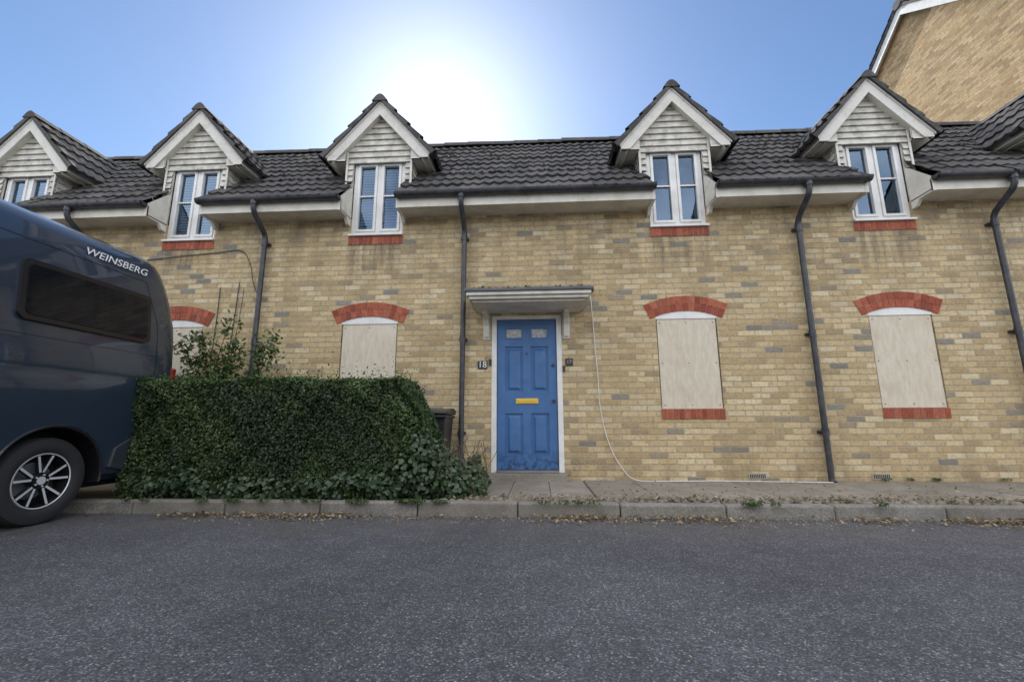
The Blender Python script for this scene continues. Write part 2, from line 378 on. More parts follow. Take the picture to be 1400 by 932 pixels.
def upper_window(c,blind):
    z0,z1=3.545,4.745; y=.035
    mb=MB(); F=.055
    x0,x1=c-WH+.002,c+WH-.002
    mb.box(x0,x0+F,y,y+.07,z0,z1,0); mb.box(x1-F,x1,y,y+.07,z0,z1,0)
    mb.box(x0+F,x1-F,y,y+.07,z0,z0+F,0); mb.box(x0+F,x1-F,y,y+.07,z1-F,z1,0); mb.box(c-.03,c+.03,y,y+.07,z0+F,z1-F,0)
    mb.box(x0-.015,x1+.015,-.045,y+.02,z0-.028,z0-.001,0)
    for a,b in ((x0+F+.003,c-.033),(c+.033,x1-F-.003)):
        G=.036; za,zb=z0+F+.003,z1-F-.003
        mb.box(a,a+G,y-.014,y+.05,za,zb,0); mb.box(b-G,b,y-.014,y+.05,za,zb,0); mb.box(a+G,b-G,y-.014,y+.05,za,za+G,0); mb.box(a+G,b-G,y-.014,y+.05,zb-G,zb,0)
        mb.box(a+G,b-G,y+.005,y+.03,za+.56,za+.58,0)
        mb.add([(a+G,y+.032,za+G),(b-G,y+.032,za+G),(b-G,y+.032,zb-G),(a+G,y+.032,zb-G)],[(0,1,2,3)],1)
        if blind:
            z=za+G+.01
            while z<zb-.05:
                mb.add([(a+G,y+.075,z),(b-G,y+.075,z),(b-G,y+.095,z+.034),(a+G,y+.095,z+.034)],[(0,1,2,3)],2); z+=.045
    mb.add([(x0,y+.2,z0),(x1,y+.2,z0),(x1,y+.2,z1),(x0,y+.2,z1)],[(0,1,2,3)],3)
    mb.box(x0,x0+.02,y+.07,y+.2,z0,z1,3);mb.box(x1-.02,x1,y+.07,y+.2,z0,z1,3)
    mb.build('dormer_window',[M_white,M_glass,M_blind,M_dark],house)
for i,c in enumerate(DC):
    dormer(c); upper_window(c,c<0)
mb=MB()
def soldier(x0,x1,z0,z1,y=-.012):
    mb.box(x0,x1,y+.006,.05,z0,z1,1)
    n=round((x1-x0)/.075); w=(x1-x0)/n
    for k in range(n):
        mb.box(x0+k*w+.005,x0+(k+1)*w-.005,y+random.uniform(-.002,.002),.04,z0+.004,z1-.004,0)
for c in DC: soldier(c-.405,c+.405,3.385,3.512)
for c in GW:
    soldier(c-.405,c+.405,.868,1.003)
    hs=.475; rise=.105; R=(hs*hs+rise*rise)/(2*rise); zc=2.205+rise-R; a0=math.asin(hs/R); n=13
    for k in range(n):
        t0=-a0+2*a0*k/n; t1=t0+2*a0/n
        for rr0,rr1 in ((R,R+.10),(R+.106,R+.206)):
            e=.0042/R
            P=[(c+math.sin(t0+e)*rr0,zc+math.cos(t0+e)*rr0),(c+math.sin(t1-e)*rr0,zc+math.cos(t1-e)*rr0),(c+math.sin(t1-e)*rr1,zc+math.cos(t1-e)*rr1),(c+math.sin(t0+e)*rr1,zc+math.cos(t0+e)*rr1)]
            mb.prism_y(P,-.012+random.uniform(-.002,.002),.06,0)
        P=[(c+math.sin(t)*rr,zc+math.cos(t)*rr) for t,rr in ((t0,R+.002),(t1,R+.002),(t1,R+.204),(t0,R+.204))]
        mb.prism_y(P,-.005,.05,1)
mb.build('red_brick_arches_and_sills',[M_red,M_mortar],house)
mb=MB()
for c in GW:
    mb.box(c-.385,c+.385,.010,.03,1.006,2.20,0)
    hs=.40
    pts=[]
    for k in range(9):
        x=hs-2*hs*k/8; pts.append((c+x,2.215+.075*(1-(x/.475)**2)+.02))
    mb.prism_y([(c-hs,2.202),(c+hs,2.202)]+pts,.0,.04,1)
    mb.box(c-.40,c+.40,.05,.06,1.006,2.3,1)
    for sx in (-.35,0,.35):
        for z in (1.05,1.6,2.15): mb.box(c+sx-.006,c+sx+.006,.006,.0095,z-.006,z+.006,2)
mb.build('boarded_ground_windows',[M_board,M_white,M_black],house)
mb=MB()
segs=[];a=X0
for c in DC: segs.append((a,c-WH-.005)); a=c+WH+.005
segs.append((a,X1))
for x0,x1 in segs:
    mb.box(x0,x1,-.345,-.325,3.775,3.93,0); mb.box(x0,x1,-.325,-.0,3.785,3.80,1)
    for xx,s in ((x0,1),(x1,-1)):
        mb.prism_x([(-.348,3.77),(-.13,3.765),(-.07,3.69),(-.0,3.68),(-.0,4.30),(-.35,3.95)],xx,xx+s*.045,0)
mb.build('eaves_fascia_and_soffit',[M_soff,M_soff],house)
mb=MB()
def gutter(x0,x1,z=3.955,y=-.405,r=.060):
    n=10; prof=[(y+r*math.cos(math.pi+math.pi*k/n),z+r*math.sin(math.pi+math.pi*k/n)*1.05) for k in range(n+1)]
    inn=[(y+(r-.006)*math.cos(2*math.pi-math.pi*k/n),z+(r-.006)*math.sin(2*math.pi-math.pi*k/n)) for k in range(n+1)]
    mb.prism_x(prof+inn,x0,x1,0)
    for xx in (x0,x1-.008): mb.prism_x(prof,xx,xx+.008,0)
    for xx in [x0+.02]+[x0+k*(x1-x0)/max(1,round((x1-x0)/.9)) for k in range(1,max(1,round((x1-x0)/.9)))]+[x1-.06]:
        pr=[(y+(r+.007)*math.cos(math.pi+math.pi*k/n),z+(r+.007)*math.sin(math.pi+math.pi*k/n)*1.05) for k in range(n+1)]
        mb.prism_x(pr,xx,xx+.05,0)
for x0,x1 in segs: gutter(x0,x1)
for px in (-8.9,-6.75,-3.96,-1.02,3.56,6.07,9.2):
    mb.tube([(px,-.405,3.9),(px,-.405,3.80),(px,-.37,3.74),(px,-.12,3.56),(px,-.085,3.50),(px,-.08,3.42)],.036,0,12)
    mb.tube([(px,-.405,3.93),(px,-.405,3.86)],.047,0,12)
    mb.tube([(px,-.08,3.44),(px,-.08,.13)],.035,0,12)
    for z in (3.46,2.0,.75): mb.tube([(px,-.08,z),(px,-.08,z-.09)],.042,0,12); mb.box(px-.055,px+.055,-.05,-.002,z-.06,z-.03,0)
    mb.tube([(px,-.08,.13),(px,-.1,.10),(px,-.14,.09)],.036,0,12)
mb.build('gutters_and_downpipes',M_gut,house,smooth=True,autosm=True)
# --- door
mb=MB()
fy0=-.01
mb.box(DX0,DX0+.068,fy0,.08,DZ0,DZ1,0); mb.box(DX1-.068,DX1,fy0,.08,DZ0,DZ1,0); mb.box(DX0+.068,DX1-.068,fy0,.08,DZ1-.05,DZ1,0)
mb.box(DX0+.068,DX1-.068,-.03,.08,DZ0,DZ0+.03,3)
a,b,z0,z1=DX0+.075,DX1-.075,DZ0+.035,DZ1-.055; y=.02
m_=(a+b)/2
cols=[(a+.11,m_-.055),(m_+.055,b-.11)]
rows=[(z0+.18,z0+.72),(z0+1.0,z0+1.62),(z0+1.73,z0+1.88)]
bx=[]
for c0,c1 in cols:
    for r0,r1 in rows: bx.append((c0,c1,r0,r1))
wall_holes(mb,a,b,z0,z1,bx,y,.022,1)
for i,(c0,c1,r0,r1) in enumerate(bx):
    if r0>z0+1.7:
        mb.add([(c0,y+.016,r0),(c1,y+.016,r0),(c1,y+.016,r1),(c0,y+.016,r1)],[(0,1,2,3)],2)
        for q in ((c0,c0+.012,r0,r1),(c1-.012,c1,r0,r1),(c0+.012,c1-.012,r0,r0+.012),(c0+.012,c1-.012,r1-.012,r1)): mb.box(q[0],q[1],y-.006,y+.015,q[2],q[3],1)
    else:
        mb.add([(c0,y+.022,r0),(c1,y+.022,r0),(c1,y+.022,r1),(c0,y+.022,r1)],[(0,1,2,3)],1)
        i1=.03;i2=.06
        vs=[(c0+i1,y+.0218,r0+i1),(c1-i1,y+.0218,r0+i1),(c1-i1,y+.0218,r1-i1),(c0+i1,y+.0218,r1-i1),(c0+i2,y+.002,r0+i2),(c1-i2,y+.002,r0+i2),(c1-i2,y+.002,r1-i2),(c0+i2,y+.002,r1-i2)]
        mb.add(vs,[(4,5,6,7),(0,1,5,4),(1,2,6,5),(2,3,7,6),(3,0,4,7)],1)
mb.build('front_door',[M_white,M_blue,simple('obscured_glass',(.5,.52,.5),.15,var=.5,scale=30.),M_metal],house,recalc=False)
mb=MB()
mb.box(m_-.15,m_+.15,y-.012,y-.002,z0+.845,z0+.915,0); mb.box(m_-.12,m_+.12,y-.018,y-.0125,z0+.86,z0+.90,0)
mb.build('letterbox',M_brass,house,bevel=.004)
mb=MB()
mb.tube([(b-.045,y,z0+.88),(b-.045,y-.03,z0+.88)],.022,0,14); mb.tube([(b-.045,y,z0+1.36),(b-.045,y-.02,z0+1.36)],.02,0,14)
mb.tube([(m_,y,z0+1.52),(m_,y-.008,z0+1.52)],.012,0,10)
mb.build('door_locks',M_black,house,smooth=True,autosm=True)
mb=MB(); mb.box(-.82,-.69,-.014,-.002,1.55,1.66,0); mb.box(.365,.465,-.014,-.002,1.58,1.68,0)
mb.box(-.665,-.635,-.03,-.002,1.60,1.68,0); mb.box(.33,.36,-.03,-.012,1.50,1.58,0)
mb.build('number_plaques',M_black,house,bevel=.003)
def text(name,body,size,mat,M,parent,ext=.002,shear=0.,sx=1.):
    cu=bpy.data.curves.new(name,'FONT'); cu.body=body; cu.size=size; cu.extrude=ext; cu.align_x='CENTER'; cu.align_y='CENTER'; cu.shear=shear
    o=bpy.data.objects.new(name+'_tmp',cu); scene.collection.objects.link(o)
    dg=bpy.context.evaluated_depsgraph_get(); me=bpy.data.meshes.new_from_object(o.evaluated_get(dg)); bpy.data.objects.remove(o)
    me.materials.clear(); me.materials.append(mat); me.transform(Matrix.Diagonal((sx,1,1,1))); me.transform(M)
    o=bpy.data.objects.new(name,me); link(o,parent); return o
RX=Matrix.Rotation(math.pi/2,4,'X')
text('door_number','18',.12,M_white,Matrix.Translation((-.755,-.0165,1.605))@RX,house)
text('door_number_small','17',.07,M_metal,Matrix.Translation((.415,-.0165,1.63))@RX,house)
mb=MB(); cx0,cx1=-.90,.68
mb.box(cx0+.09,cx1-.09,-.60,-.002,2.315,2.345,0)
mb.box(cx0+.05,cx1-.05,-.655,-.002,2.345,2.385,0)
mb.box(cx0+.02,cx1-.02,-.69,-.002,2.385,2.43,0)
mb.box(cx0,cx1,-.715,-.002,2.43,2.455,1)
mb.prism_x([(-.715,2.4555),(-.002,2.4555),(-.002,2.52),(-.70,2.475)],cx0,cx1,1)
for bx_ in (-.70,.385):
    P=[(-.002,1.98),(-.04,1.98),(-.055,2.06),(-.06,2.14),(-.10,2.21),(-.18,2.25),(-.24,2.27),(-.25,2.314),(-.002,2.314)]
    mb.prism_x(P,bx_-.035,bx_+.035,0)
    mb.box(bx_-.05,bx_+.05,-.012,-.003,1.95,2.31,0)
mb.build('door_canopy',[M_soff,M_lead],house,bevel=.004)
mb=MB()
for _ in range(120): blob(mb,random.uniform(cx0,cx1),random.uniform(-.70,-.4),2.482+random.uniform(-.005,.01),random.uniform(.008,.024))
mb.build('canopy_moss',simple('dry_moss',(.09,.085,.05),1.,var=.4,scale=20.),house,smooth=True)
mb=MB(); mb.box(.70,.77,-.1,-.002,2.60,2.66,0); mb.tube([(.735,-.1,2.62),(.735,-.14,2.60)],.025,0)
mb.build('security_sensor',M_black,house,bevel=.004)
mb=MB()
def smoothpts(P,n=8):
    P=[Vector(p) for p in P]; out=[]
    for i in range(len(P)-1):
        p0=P[max(i-1,0)];p1=P[i];p2=P[i+1];p3=P[min(i+2,len(P)-1)]
        for k in range(n):
            t=k/n; out.append(.5*((2*p1)+(p2-p0)*t+(2*p0-5*p1+4*p2-p3)*t*t+(3*p1-p0-3*p2+p3)*t**3))
    out.append(P[-1]); return out
mb.tube(smoothpts([(.72,-.02,2.66),(.735,-.03,2.45),(.76,-.02,1.93),(.79,-.02,1.4),(.80,-.02,1.05),(.88,-.02,.62),(1.02,-.03,.3),(1.2,-.09,.125),(1.6,-.14,.118),(2.2,-.10,.118),(2.9,-.16,.118),(3.5,-.2,.118)]),.006,0,6)
mb.build('white_cable',M_white,house,smooth=True)
mb=MB()
mb.tube(smoothpts([(-6.2,-.015,3.20),(-5.3,-.015,3.28),(-4.75,-.015,3.32),(-4.35,-.015,3.34),(-4.18,-.02,3.1),(-4.13,-.02,2.9),(-4.06,-.02,2.72),(-3.98,-.03,2.6)]),.006,0,6)
mb.tube(smoothpts([(-4.60,-.02,2.78),(-4.60,-.02,2.2),(-4.62,-.02,1.4)]),.007,0,6)
mb.tube(smoothpts([(-4.32,-.02,2.85),(-4.34,-.02,2.2),(-4.38,-.02,1.4)]),.007,0,6)
mb.tube(smoothpts([(-4.24,-.02,2.75),(-4.27,-.02,2.2),(-4.33,-.02,1.8)]),.004,0,6)
mb.build('black_cables',M_black,house,smooth=True)
mb=MB()
for vx in (2.72,4.2):
    mb.box(vx-.108,vx+.108,-.010,-.002,.13,.20,0)
    for k in range(9): mb.box(vx-.095+k*.022,vx-.083+k*.022,-.0125,-.0102,.14,.19,1)
mb.build('air_bricks',[simple('buff_air_brick',(.42,.38,.30),.8),M_black],house)
# ------------------------------------------------------------ taller building
tall=empty('tall_brick_building')
ay,az,hd,pt=4.72,11.78,4.6,.80; ez=az-hd*pt; TX0,TX1=10.02,22.
mb=MB()
for xx in (TX0,TX1): mb.add([(xx,ay-hd,-.05),(xx,ay+hd,-.05),(xx,ay+hd,ez),(xx,ay,az),(xx,ay-hd,ez)],[(0,1,2,3,4)])
for yy in (ay-hd,ay+hd): mb.add([(TX0,yy,-.05),(TX1,yy,-.05),(TX1,yy,ez),(TX0,yy,ez)],[(0,1,2,3)])
mb.build('walls',M_brick2,tall,recalc=False)
mb=MB(); cs=math.cos(math.atan(pt)); sn=math.sin(math.atan(pt)); hh=hd+.35; LL=hh/cs; k=int(LL/.34)
for s in (-1,1):
    tile_rows(mb,(0,ay+s*hh,az+.12-hh*pt),(1,0,0),(0,-s*cs,sn),(0,s*sn,cs),lambda r:[(TX0-.22,TX1+.2)],k,gauge=LL/k)
    mb.prism_x([(ay+s*hh,az+.06-hh*pt),(ay,az+.06),(ay,az+.16),(ay+s*hh,az+.16-hh*pt)],TX0-.2,TX0-.171,0)
mb.tube([(TX0-.22,ay,az+.12),(TX1,ay,az+.12)],.13,0,8)
mb.build('roof_tiles',M_tile,tall,recalc=False)
mb=MB()
for s in (-1,1):
    mb.prism_x([(ay+s*hh,az-.20-hh*pt),(ay,az-.20),(ay,az+.07),(ay+s*hh,az+.07-hh*pt)],TX0-.17,TX0-.14,0)
    mb.add([(TX0-.17,ay,az-.02),(TX0-.17,ay+s*hh,az-.02-hh*pt),(TX0,ay+s*hh,az-.02-hh*pt),(TX0,ay,az-.02)],[(0,1,2,3)],0)
mb.build('bargeboards',M_white,tall)
mb=MB()
for xx in (12.2,15.5,18.8):
    for zz in (1.,3.7,6.2):
        mb.box(xx-.5,xx+.5,ay-hd-.02,ay-hd-.003,zz,zz+1.2,0); mb.box(xx-.42,xx+.42,ay-hd-.025,ay-hd-.0205,zz+.08,zz+1.12,1)
mb.build('windows',[M_white,M_dark],tall)
# ------------------------------------------------------------ opposite terrace (behind the camera)
opp=empty('rendered_terrace')
M_rend=simple('cream_render',(.66,.60,.50),.9,var=.1,scale=2.,bumpst=.2)
OY=-24.
mb=MB(); mb.box(-30,30,OY-8,OY,-.05,5.4,0); mb.prism_x([(OY-8.4,5.4),(OY+.4,5.4),(OY-4,8.4)],-30.3,30.3,1)
for k in range(14):
    xx=-27+k*4.1
    for zz in (.9,3.4):
        mb.box(xx-.6,xx+.6,OY+.003,OY+.04,zz,zz+1.2,2); mb.box(xx-.5,xx+.5,OY+.041,OY+.045,zz+.1,zz+1.1,3)
mb.build('building_body',[M_rend,M_tile,M_white,M_dark],opp)
# ------------------------------------------------------------ ground
mb=MB(); mb.add([(-300,-300,0),(300,-300,0),(300,300,0),(-300,300,0)],[(0,1,2,3)]); mb.build('tarmac_ground',M_tar,recalc=False)
mb=MB()
KY=-1.744
x=-13.
while x<14:
    w=.914; mb.box(x+.004,x+w-.004,KY+random.uniform(-.007,.007),KY+.125,-.05,.12+random.uniform(-.006,.005),0); x+=w
mb.build('kerb',M_kerb,bevel=.016)
mb=MB(); mb.box(-13,14,KY+.1251,-.0,-.05,.096,0,.6); mb.build('planting_strip_soil',M_dirt)
mb=MB()
for (x0,x1,sy) in ((-.75,.55,.43),(.556,14.,.6)):
    y=KY+.36 if x0>0 else KY+.13
    while y<-.01:
        y1=min(y+sy,-.004); x=x0
        while x<x1-.02:
            xb=min(x+(.43 if x0<0 else .6),x1)
            mb.box(x+.004,xb-.004,y+.004,y1-.004,0,.108+random.uniform(-.003,.004),0); x=xb
        y=y1
mb.build('pavement',M_slab,bevel=.004)
mb=MB(); mb.box(-.66,.35,-.16,-.002,.1,.196,0,.2); mb.build('door_step',M_slab,bevel=.006)
mb=MB()
def stone(x,y,z,r):
    n1,n2=6,4; vs=[];sc=(r*random.uniform(.8,1.3),r*random.uniform(.7,1.1),r*random.uniform(.5,.8)); ro=random.random()*6
    for i in range(n2+1):
        ph=math.pi*i/n2
        for k in range(n1):
            th=2*math.pi*k/n1+ro; q=random.uniform(.85,1.1)
            vs.append((x+sc[0]*math.sin(ph)*math.cos(th)*q,y+sc[1]*math.sin(ph)*math.sin(th)*q,z+sc[2]*math.cos(ph)))
    fs=[(i*n1+k,i*n1+(k+1)%n1,(i+1)*n1+(k+1)%n1,(i+1)*n1+k) for i in range(n2) for k in range(n1)]
    mb.add(vs,fs,0)
x=-.9
while x<9:
    for yy in (KY+.16,KY+.23,KY+.30):
        if random.random()<.85: stone(x+random.uniform(-.02,.02),yy+random.uniform(-.02,.02),.11,random.uniform(.024,.05))
    x+=random.uniform(.06,.095)
for _ in range(1100):
    x=random.uniform(-1,9); stone(x,KY+.13+abs(random.gauss(0,.16)),.112,random.uniform(.004,.016))
for _ in range(1300):
    stone(random.uniform(-3,9),KY-abs(random.gauss(0,.16)),.003,random.uniform(.003,.012))
mb.build('cobble_edging',M_slab,smooth=True)
# ------------------------------------------------------------ leaves
def leaf_mesh(name,P,Nr,S,R,mat,parent=None,asp=.55):
    n=len(P); P=np.asarray(P,float); Nr=np.asarray(Nr,float); Nr/=np.linalg.norm(Nr,axis=1)[:,None]+1e-9
    rd=rng.normal(size=(n,3)); t=np.cross(Nr,rd); t/=np.linalg.norm(t,axis=1)[:,None]+1e-9; b=np.cross(Nr,t)
    S=np.asarray(S)[:,None]
    v=np.empty((n,6,3)); fold=Nr*S*.18
    v[:,0]=P-t*S; v[:,1]=P-t*S*.25+b*S*asp+fold; v[:,2]=P+t*S*.45+b*S*asp*.75+fold; v[:,3]=P+t*S; v[:,4]=P+t*S*.45-b*S*asp*.75+fold; v[:,5]=P-t*S*.25-b*S*asp+fold
    me=bpy.data.meshes.new(name); me.vertices.add(n*6); me.vertices.foreach_set('co',v.reshape(-1))
    idx=np.arange(n)[:,None]*6
    f=np.concatenate([idx+np.array([[0,1,2,3]]),idx+np.array([[0,3,4,5]])],1).reshape(-1)
    me.loops.add(n*8); me.loops.foreach_set('vertex_index',f.astype(np.int32))
    me.polygons.add(n*2); me.polygons.foreach_set('loop_start',np.arange(0,n*8,4,dtype=np.int32)); me.polygons.foreach_set('loop_total',np.full(n*2,4,dtype=np.int32))
    me.update(calc_edges=True); me.validate()
    at=me.attributes.new('rnd','FLOAT','POINT'); at.data.foreach_set('value',np.repeat(np.clip(R,0,1),6).astype(np.float32))
    me.materials.append(mat); o=bpy.data.objects.new(name,me); link(o,parent); return o
def fnoise(x,z,s):
    return (np.sin(x*3.1*s+1.3)*np.cos(z*4.3*s+.4)+np.sin(x*7.7*s+z*5.1*s)*.5+np.cos(x*13.*s-z*11.*s+2.)*.3)/1.8
hedge=empty('hedge')
HX0,HX1,HY0,HY1,HZ=-4.22,-1.12,-1.60,-.80,1.275
def hx1(z): return HX1-np.clip((z-.70)/.55,0,1)**1.3*.26
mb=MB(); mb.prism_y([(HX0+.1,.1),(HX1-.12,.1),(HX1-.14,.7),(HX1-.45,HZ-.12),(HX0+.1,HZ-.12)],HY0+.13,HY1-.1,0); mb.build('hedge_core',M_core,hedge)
P=[];NN=[];S=[];R=[]
def face(n,kind):
    d=np.abs(rng.normal(0,.05,n))
    if kind=='f':
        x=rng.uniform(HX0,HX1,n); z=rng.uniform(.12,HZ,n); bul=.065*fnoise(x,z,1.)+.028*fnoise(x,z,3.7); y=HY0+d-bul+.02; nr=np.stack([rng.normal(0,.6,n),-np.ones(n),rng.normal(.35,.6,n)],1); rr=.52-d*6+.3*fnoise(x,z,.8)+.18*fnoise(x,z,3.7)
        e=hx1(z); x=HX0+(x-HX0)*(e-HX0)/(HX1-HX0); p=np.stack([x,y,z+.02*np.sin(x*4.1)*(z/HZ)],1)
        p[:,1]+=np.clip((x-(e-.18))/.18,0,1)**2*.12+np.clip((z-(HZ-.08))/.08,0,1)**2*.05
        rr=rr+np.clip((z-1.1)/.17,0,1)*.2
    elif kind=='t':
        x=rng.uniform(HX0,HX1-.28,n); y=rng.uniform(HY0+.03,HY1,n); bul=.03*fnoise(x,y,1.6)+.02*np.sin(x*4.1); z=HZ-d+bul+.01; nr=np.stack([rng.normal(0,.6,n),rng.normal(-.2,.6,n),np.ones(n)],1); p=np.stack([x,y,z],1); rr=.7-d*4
    elif kind=='r':
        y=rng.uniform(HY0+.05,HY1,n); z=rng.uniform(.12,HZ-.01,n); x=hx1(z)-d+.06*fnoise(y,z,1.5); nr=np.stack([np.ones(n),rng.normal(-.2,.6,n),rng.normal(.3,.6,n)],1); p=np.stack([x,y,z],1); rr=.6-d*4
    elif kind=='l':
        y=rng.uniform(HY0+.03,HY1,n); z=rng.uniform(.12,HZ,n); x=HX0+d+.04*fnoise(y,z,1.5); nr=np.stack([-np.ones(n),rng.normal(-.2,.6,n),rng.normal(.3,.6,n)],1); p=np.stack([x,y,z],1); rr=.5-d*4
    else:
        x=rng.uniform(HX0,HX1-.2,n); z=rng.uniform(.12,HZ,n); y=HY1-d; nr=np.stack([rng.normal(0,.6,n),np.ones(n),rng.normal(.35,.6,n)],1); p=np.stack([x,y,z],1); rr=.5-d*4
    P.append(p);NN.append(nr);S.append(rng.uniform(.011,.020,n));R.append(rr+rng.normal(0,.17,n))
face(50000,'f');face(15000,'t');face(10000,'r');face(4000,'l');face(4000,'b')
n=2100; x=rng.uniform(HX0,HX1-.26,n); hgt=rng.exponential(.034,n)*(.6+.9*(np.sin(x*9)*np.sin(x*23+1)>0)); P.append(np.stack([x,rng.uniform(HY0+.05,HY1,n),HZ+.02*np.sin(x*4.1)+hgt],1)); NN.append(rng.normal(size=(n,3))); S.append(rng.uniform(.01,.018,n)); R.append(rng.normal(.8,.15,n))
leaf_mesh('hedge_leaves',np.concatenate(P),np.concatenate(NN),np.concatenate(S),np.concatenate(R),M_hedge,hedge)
ivy=empty('ivy_plant')
def clump(cx,cy,cz,rx,ry,rz,n,s):
    q=rng.normal(size=(n,3)); q/=np.linalg.norm(q,axis=1)[:,None]; rad=rng.uniform(.55,1.08,n)[:,None]
    p=q*rad*np.array([rx,ry,rz])+np.array([cx,cy,cz]); p[:,2]=np.maximum(p[:,2],.12+rng.uniform(0,.03,n)); nr=q+rng.normal(0,.5,(n,3))+np.array([0,-.3,.4]); return p,nr,rng.uniform(*s,n),rng.beta(2,2,n)*.8+.1*q[:,2]
parts=[]
x=-3.9
while x<-1.0:
    parts.append(clump(x,HY0-.01,.17+random.uniform(0,.13),.17,.05,random.uniform(.06,.16),110,(.016,.034))); x+=random.uniform(.1,.24)
for (cx,cy,cz,r,n) in ((-1.08,-1.25,.42,.24,650),(-.95,-1.35,.28,.22,560),(-.80,-1.2,.28,.18,400),(-.7,-1.05,.22,.16,320),(-1.2,-1.5,.66,.13,200),(-.85,-1.45,.2,.19,330),(-.66,-1.35,.17,.13,180),(-.72,-.85,.40,.09,80),(-1.3,-1.58,.4,.2,300),(-1.14,-1.55,.55,.12,160)):
    parts.append(clump(cx,cy,cz,r,r*.8,r,n,(.018,.034)))
cat=lambda i:np.concatenate([p[i] for p in parts])
leaf_mesh('ivy_leaves',cat(0),cat(1),cat(2),cat(3),M_ivy,ivy,.75)
mb=MB()
for _ in range(40):
    x=random.uniform(-1.1,-.6); y=random.uniform(-1.5,-.9); mb.tube(smoothpts([(x,y,.1),(x+random.uniform(-.1,.1),y+random.uniform(-.1,.1),.3),(x+random.uniform(-.2,.2),y,.5+random.uniform(0,.2))],4),.003,0,5)
mb.build('ivy_stems',M_twig,ivy)
shrub=empty('rose_shrub'); mb=MB(); P=[]
for k in range(22):
    x=-4.15+random.uniform(-.25,.3); y=-.42+random.uniform(-.12,.12); tx=x+random.uniform(-.75,.6); tz=random.uniform(1.35,2.0) if k<14 else random.uniform(1.2,1.5)
    if k==0: tx,tz=-3.95,2.15
    if k==1: tx,tz=-4.6,1.85
    if k==2: tx,tz=-3.5,1.8
    ps=smoothpts([(x,y,.1),(x+(tx-x)*.3,y,.1+(tz-.1)*.5),(x+(tx-x)*.7,y-.05,.1+(tz-.1)*.85),(tx,y-.08,tz)],8)
    mb.tube(ps,[.009*(1-.75*i/len(ps)) for i in range(len(ps))],0,5)
    for p in ps[9:]:
        for _ in range(9): P.append((p.x+random.gauss(0,.065),p.y+random.gauss(0,.05),p.z+random.gauss(0,.05)))
mb.build('stems',M_twig,shrub)
n=len(P); leaf_mesh('leaves',P,rng.normal(size=(n,3))+np.array([0,-.4,.7]),rng.uniform(.02,.042,n),rng.beta(2,2,n),M_bush,shrub,.5)
parts=[]
for cx,cz,r,n in ((-4.55,1.28,.18,260),(-4.9,1.22,.2,220),(-3.6,1.3,.15,200),(-4.1,1.35,.2,260)): parts.append(clump(cx,-.5,cz,r*1.4,.15,r,n,(.016,.032)))
leaf_mesh('lower_leaves',cat(0),cat(1),cat(2),cat(3),M_bush,shrub,.5)
n=4300; x=rng.uniform(-4.2,8.5,n); y=KY-.02-np.abs(rng.normal(0,.12,n)); keep=rng.random(n)<np.clip(.42+.55*np.sin(x*2.1)+.35*np.sin(x*5.3),.08,1); x,y=x[keep],y[keep]
n2=1700; x2=rng.uniform(-.9,8.5,n2); y2=KY+.10+np.abs(rng.normal(0,.14,n2)); n3=320; x3=rng.uniform(.5,8,n3); y3=rng.uniform(-1.2,-.05,n3); n4=260;x4=rng.uniform(-5,6,n4);y4=rng.uniform(-4.5,-2,n4)
X=np.concatenate([x,x2,x3,x4]);Y=np.concatenate([y,y2,y3,y4]);Z=np.concatenate([np.full(len(x),.012)+rng.uniform(0,.02,len(x)),np.full(n2,.132)+rng.uniform(0,.02,n2),np.full(n3,.122),np.full(n4,.008)])
S=np.concatenate([rng.uniform(.008,.026,len(x)),rng.uniform(.008,.023,n2),rng.uniform(.008,.02,n3),rng.uniform(.005,.012,n4)])
nn=rng.normal(0,.45,(len(X),3)); nn[:,2]=1
leaf_mesh('leaf_litter',np.stack([X,Y,Z],1),nn,S,rng.beta(2,2,len(X)),M_litter,None,.5)
parts=[]
for _ in range(48):
    x=random.choice([random.uniform(-3.9,-.8),random.uniform(4.5,8.5),random.uniform(-1.9,-.8),random.uniform(0,5)])
    if x>3: y,z=(-.05,.12)
    else: y,z=(KY-.03,.03)
    parts.append(clump(x,y,z,random.uniform(.04,.11),.03,random.uniform(.02,.06),40,(.008,.018)))
leaf_mesh('weeds',cat(0),cat(1),cat(2),cat(3),M_bush,None,.4)
# ------------------------------------------------------------ wheelie bin
wb=empty('wheelie_bin'); mb=MB(); bx0,bx1,by0,by1=-1.50,-1.10,-.70,-.20; BH=.07
vs=[(bx0+.05,by0+.06,.14),(bx1-.05,by0+.06,.14),(bx1-.05,by1-.04,.14),(bx0+.05,by1-.04,.14),(bx0,by0,.86+BH),(bx1,by0,.86+BH),(bx1,by1,.86+BH),(bx0,by1,.86+BH)]
mb.add(vs,[(0,3,2,1),(4,5,6,7),(0,1,5,4),(1,2,6,5),(2,3,7,6),(3,0,4,7)])
mb.box(bx0-.02,bx1+.02,by0-.03,by1+.02,.82+BH,.855+BH)
mb.prism_x([(by0-.045,.862+BH),(by1+.03,.862+BH),(by1+.03,.92+BH),(by1-.1,.945+BH),(by0+.02,.91+BH),(by0-.045,.89+BH)],bx0-.025,bx1+.025)
mb.tube([(bx0+.02,by1+.06,.88+BH),(bx1-.02,by1+.06,.88+BH)],.016)
for xx in (bx0+.02,bx1-.07): mb.tube([(xx,by1-.02,.19),(xx+.05,by1-.02,.19)],.09,0,18)
mb.build('bin_body',M_black,wb,bevel=.012)
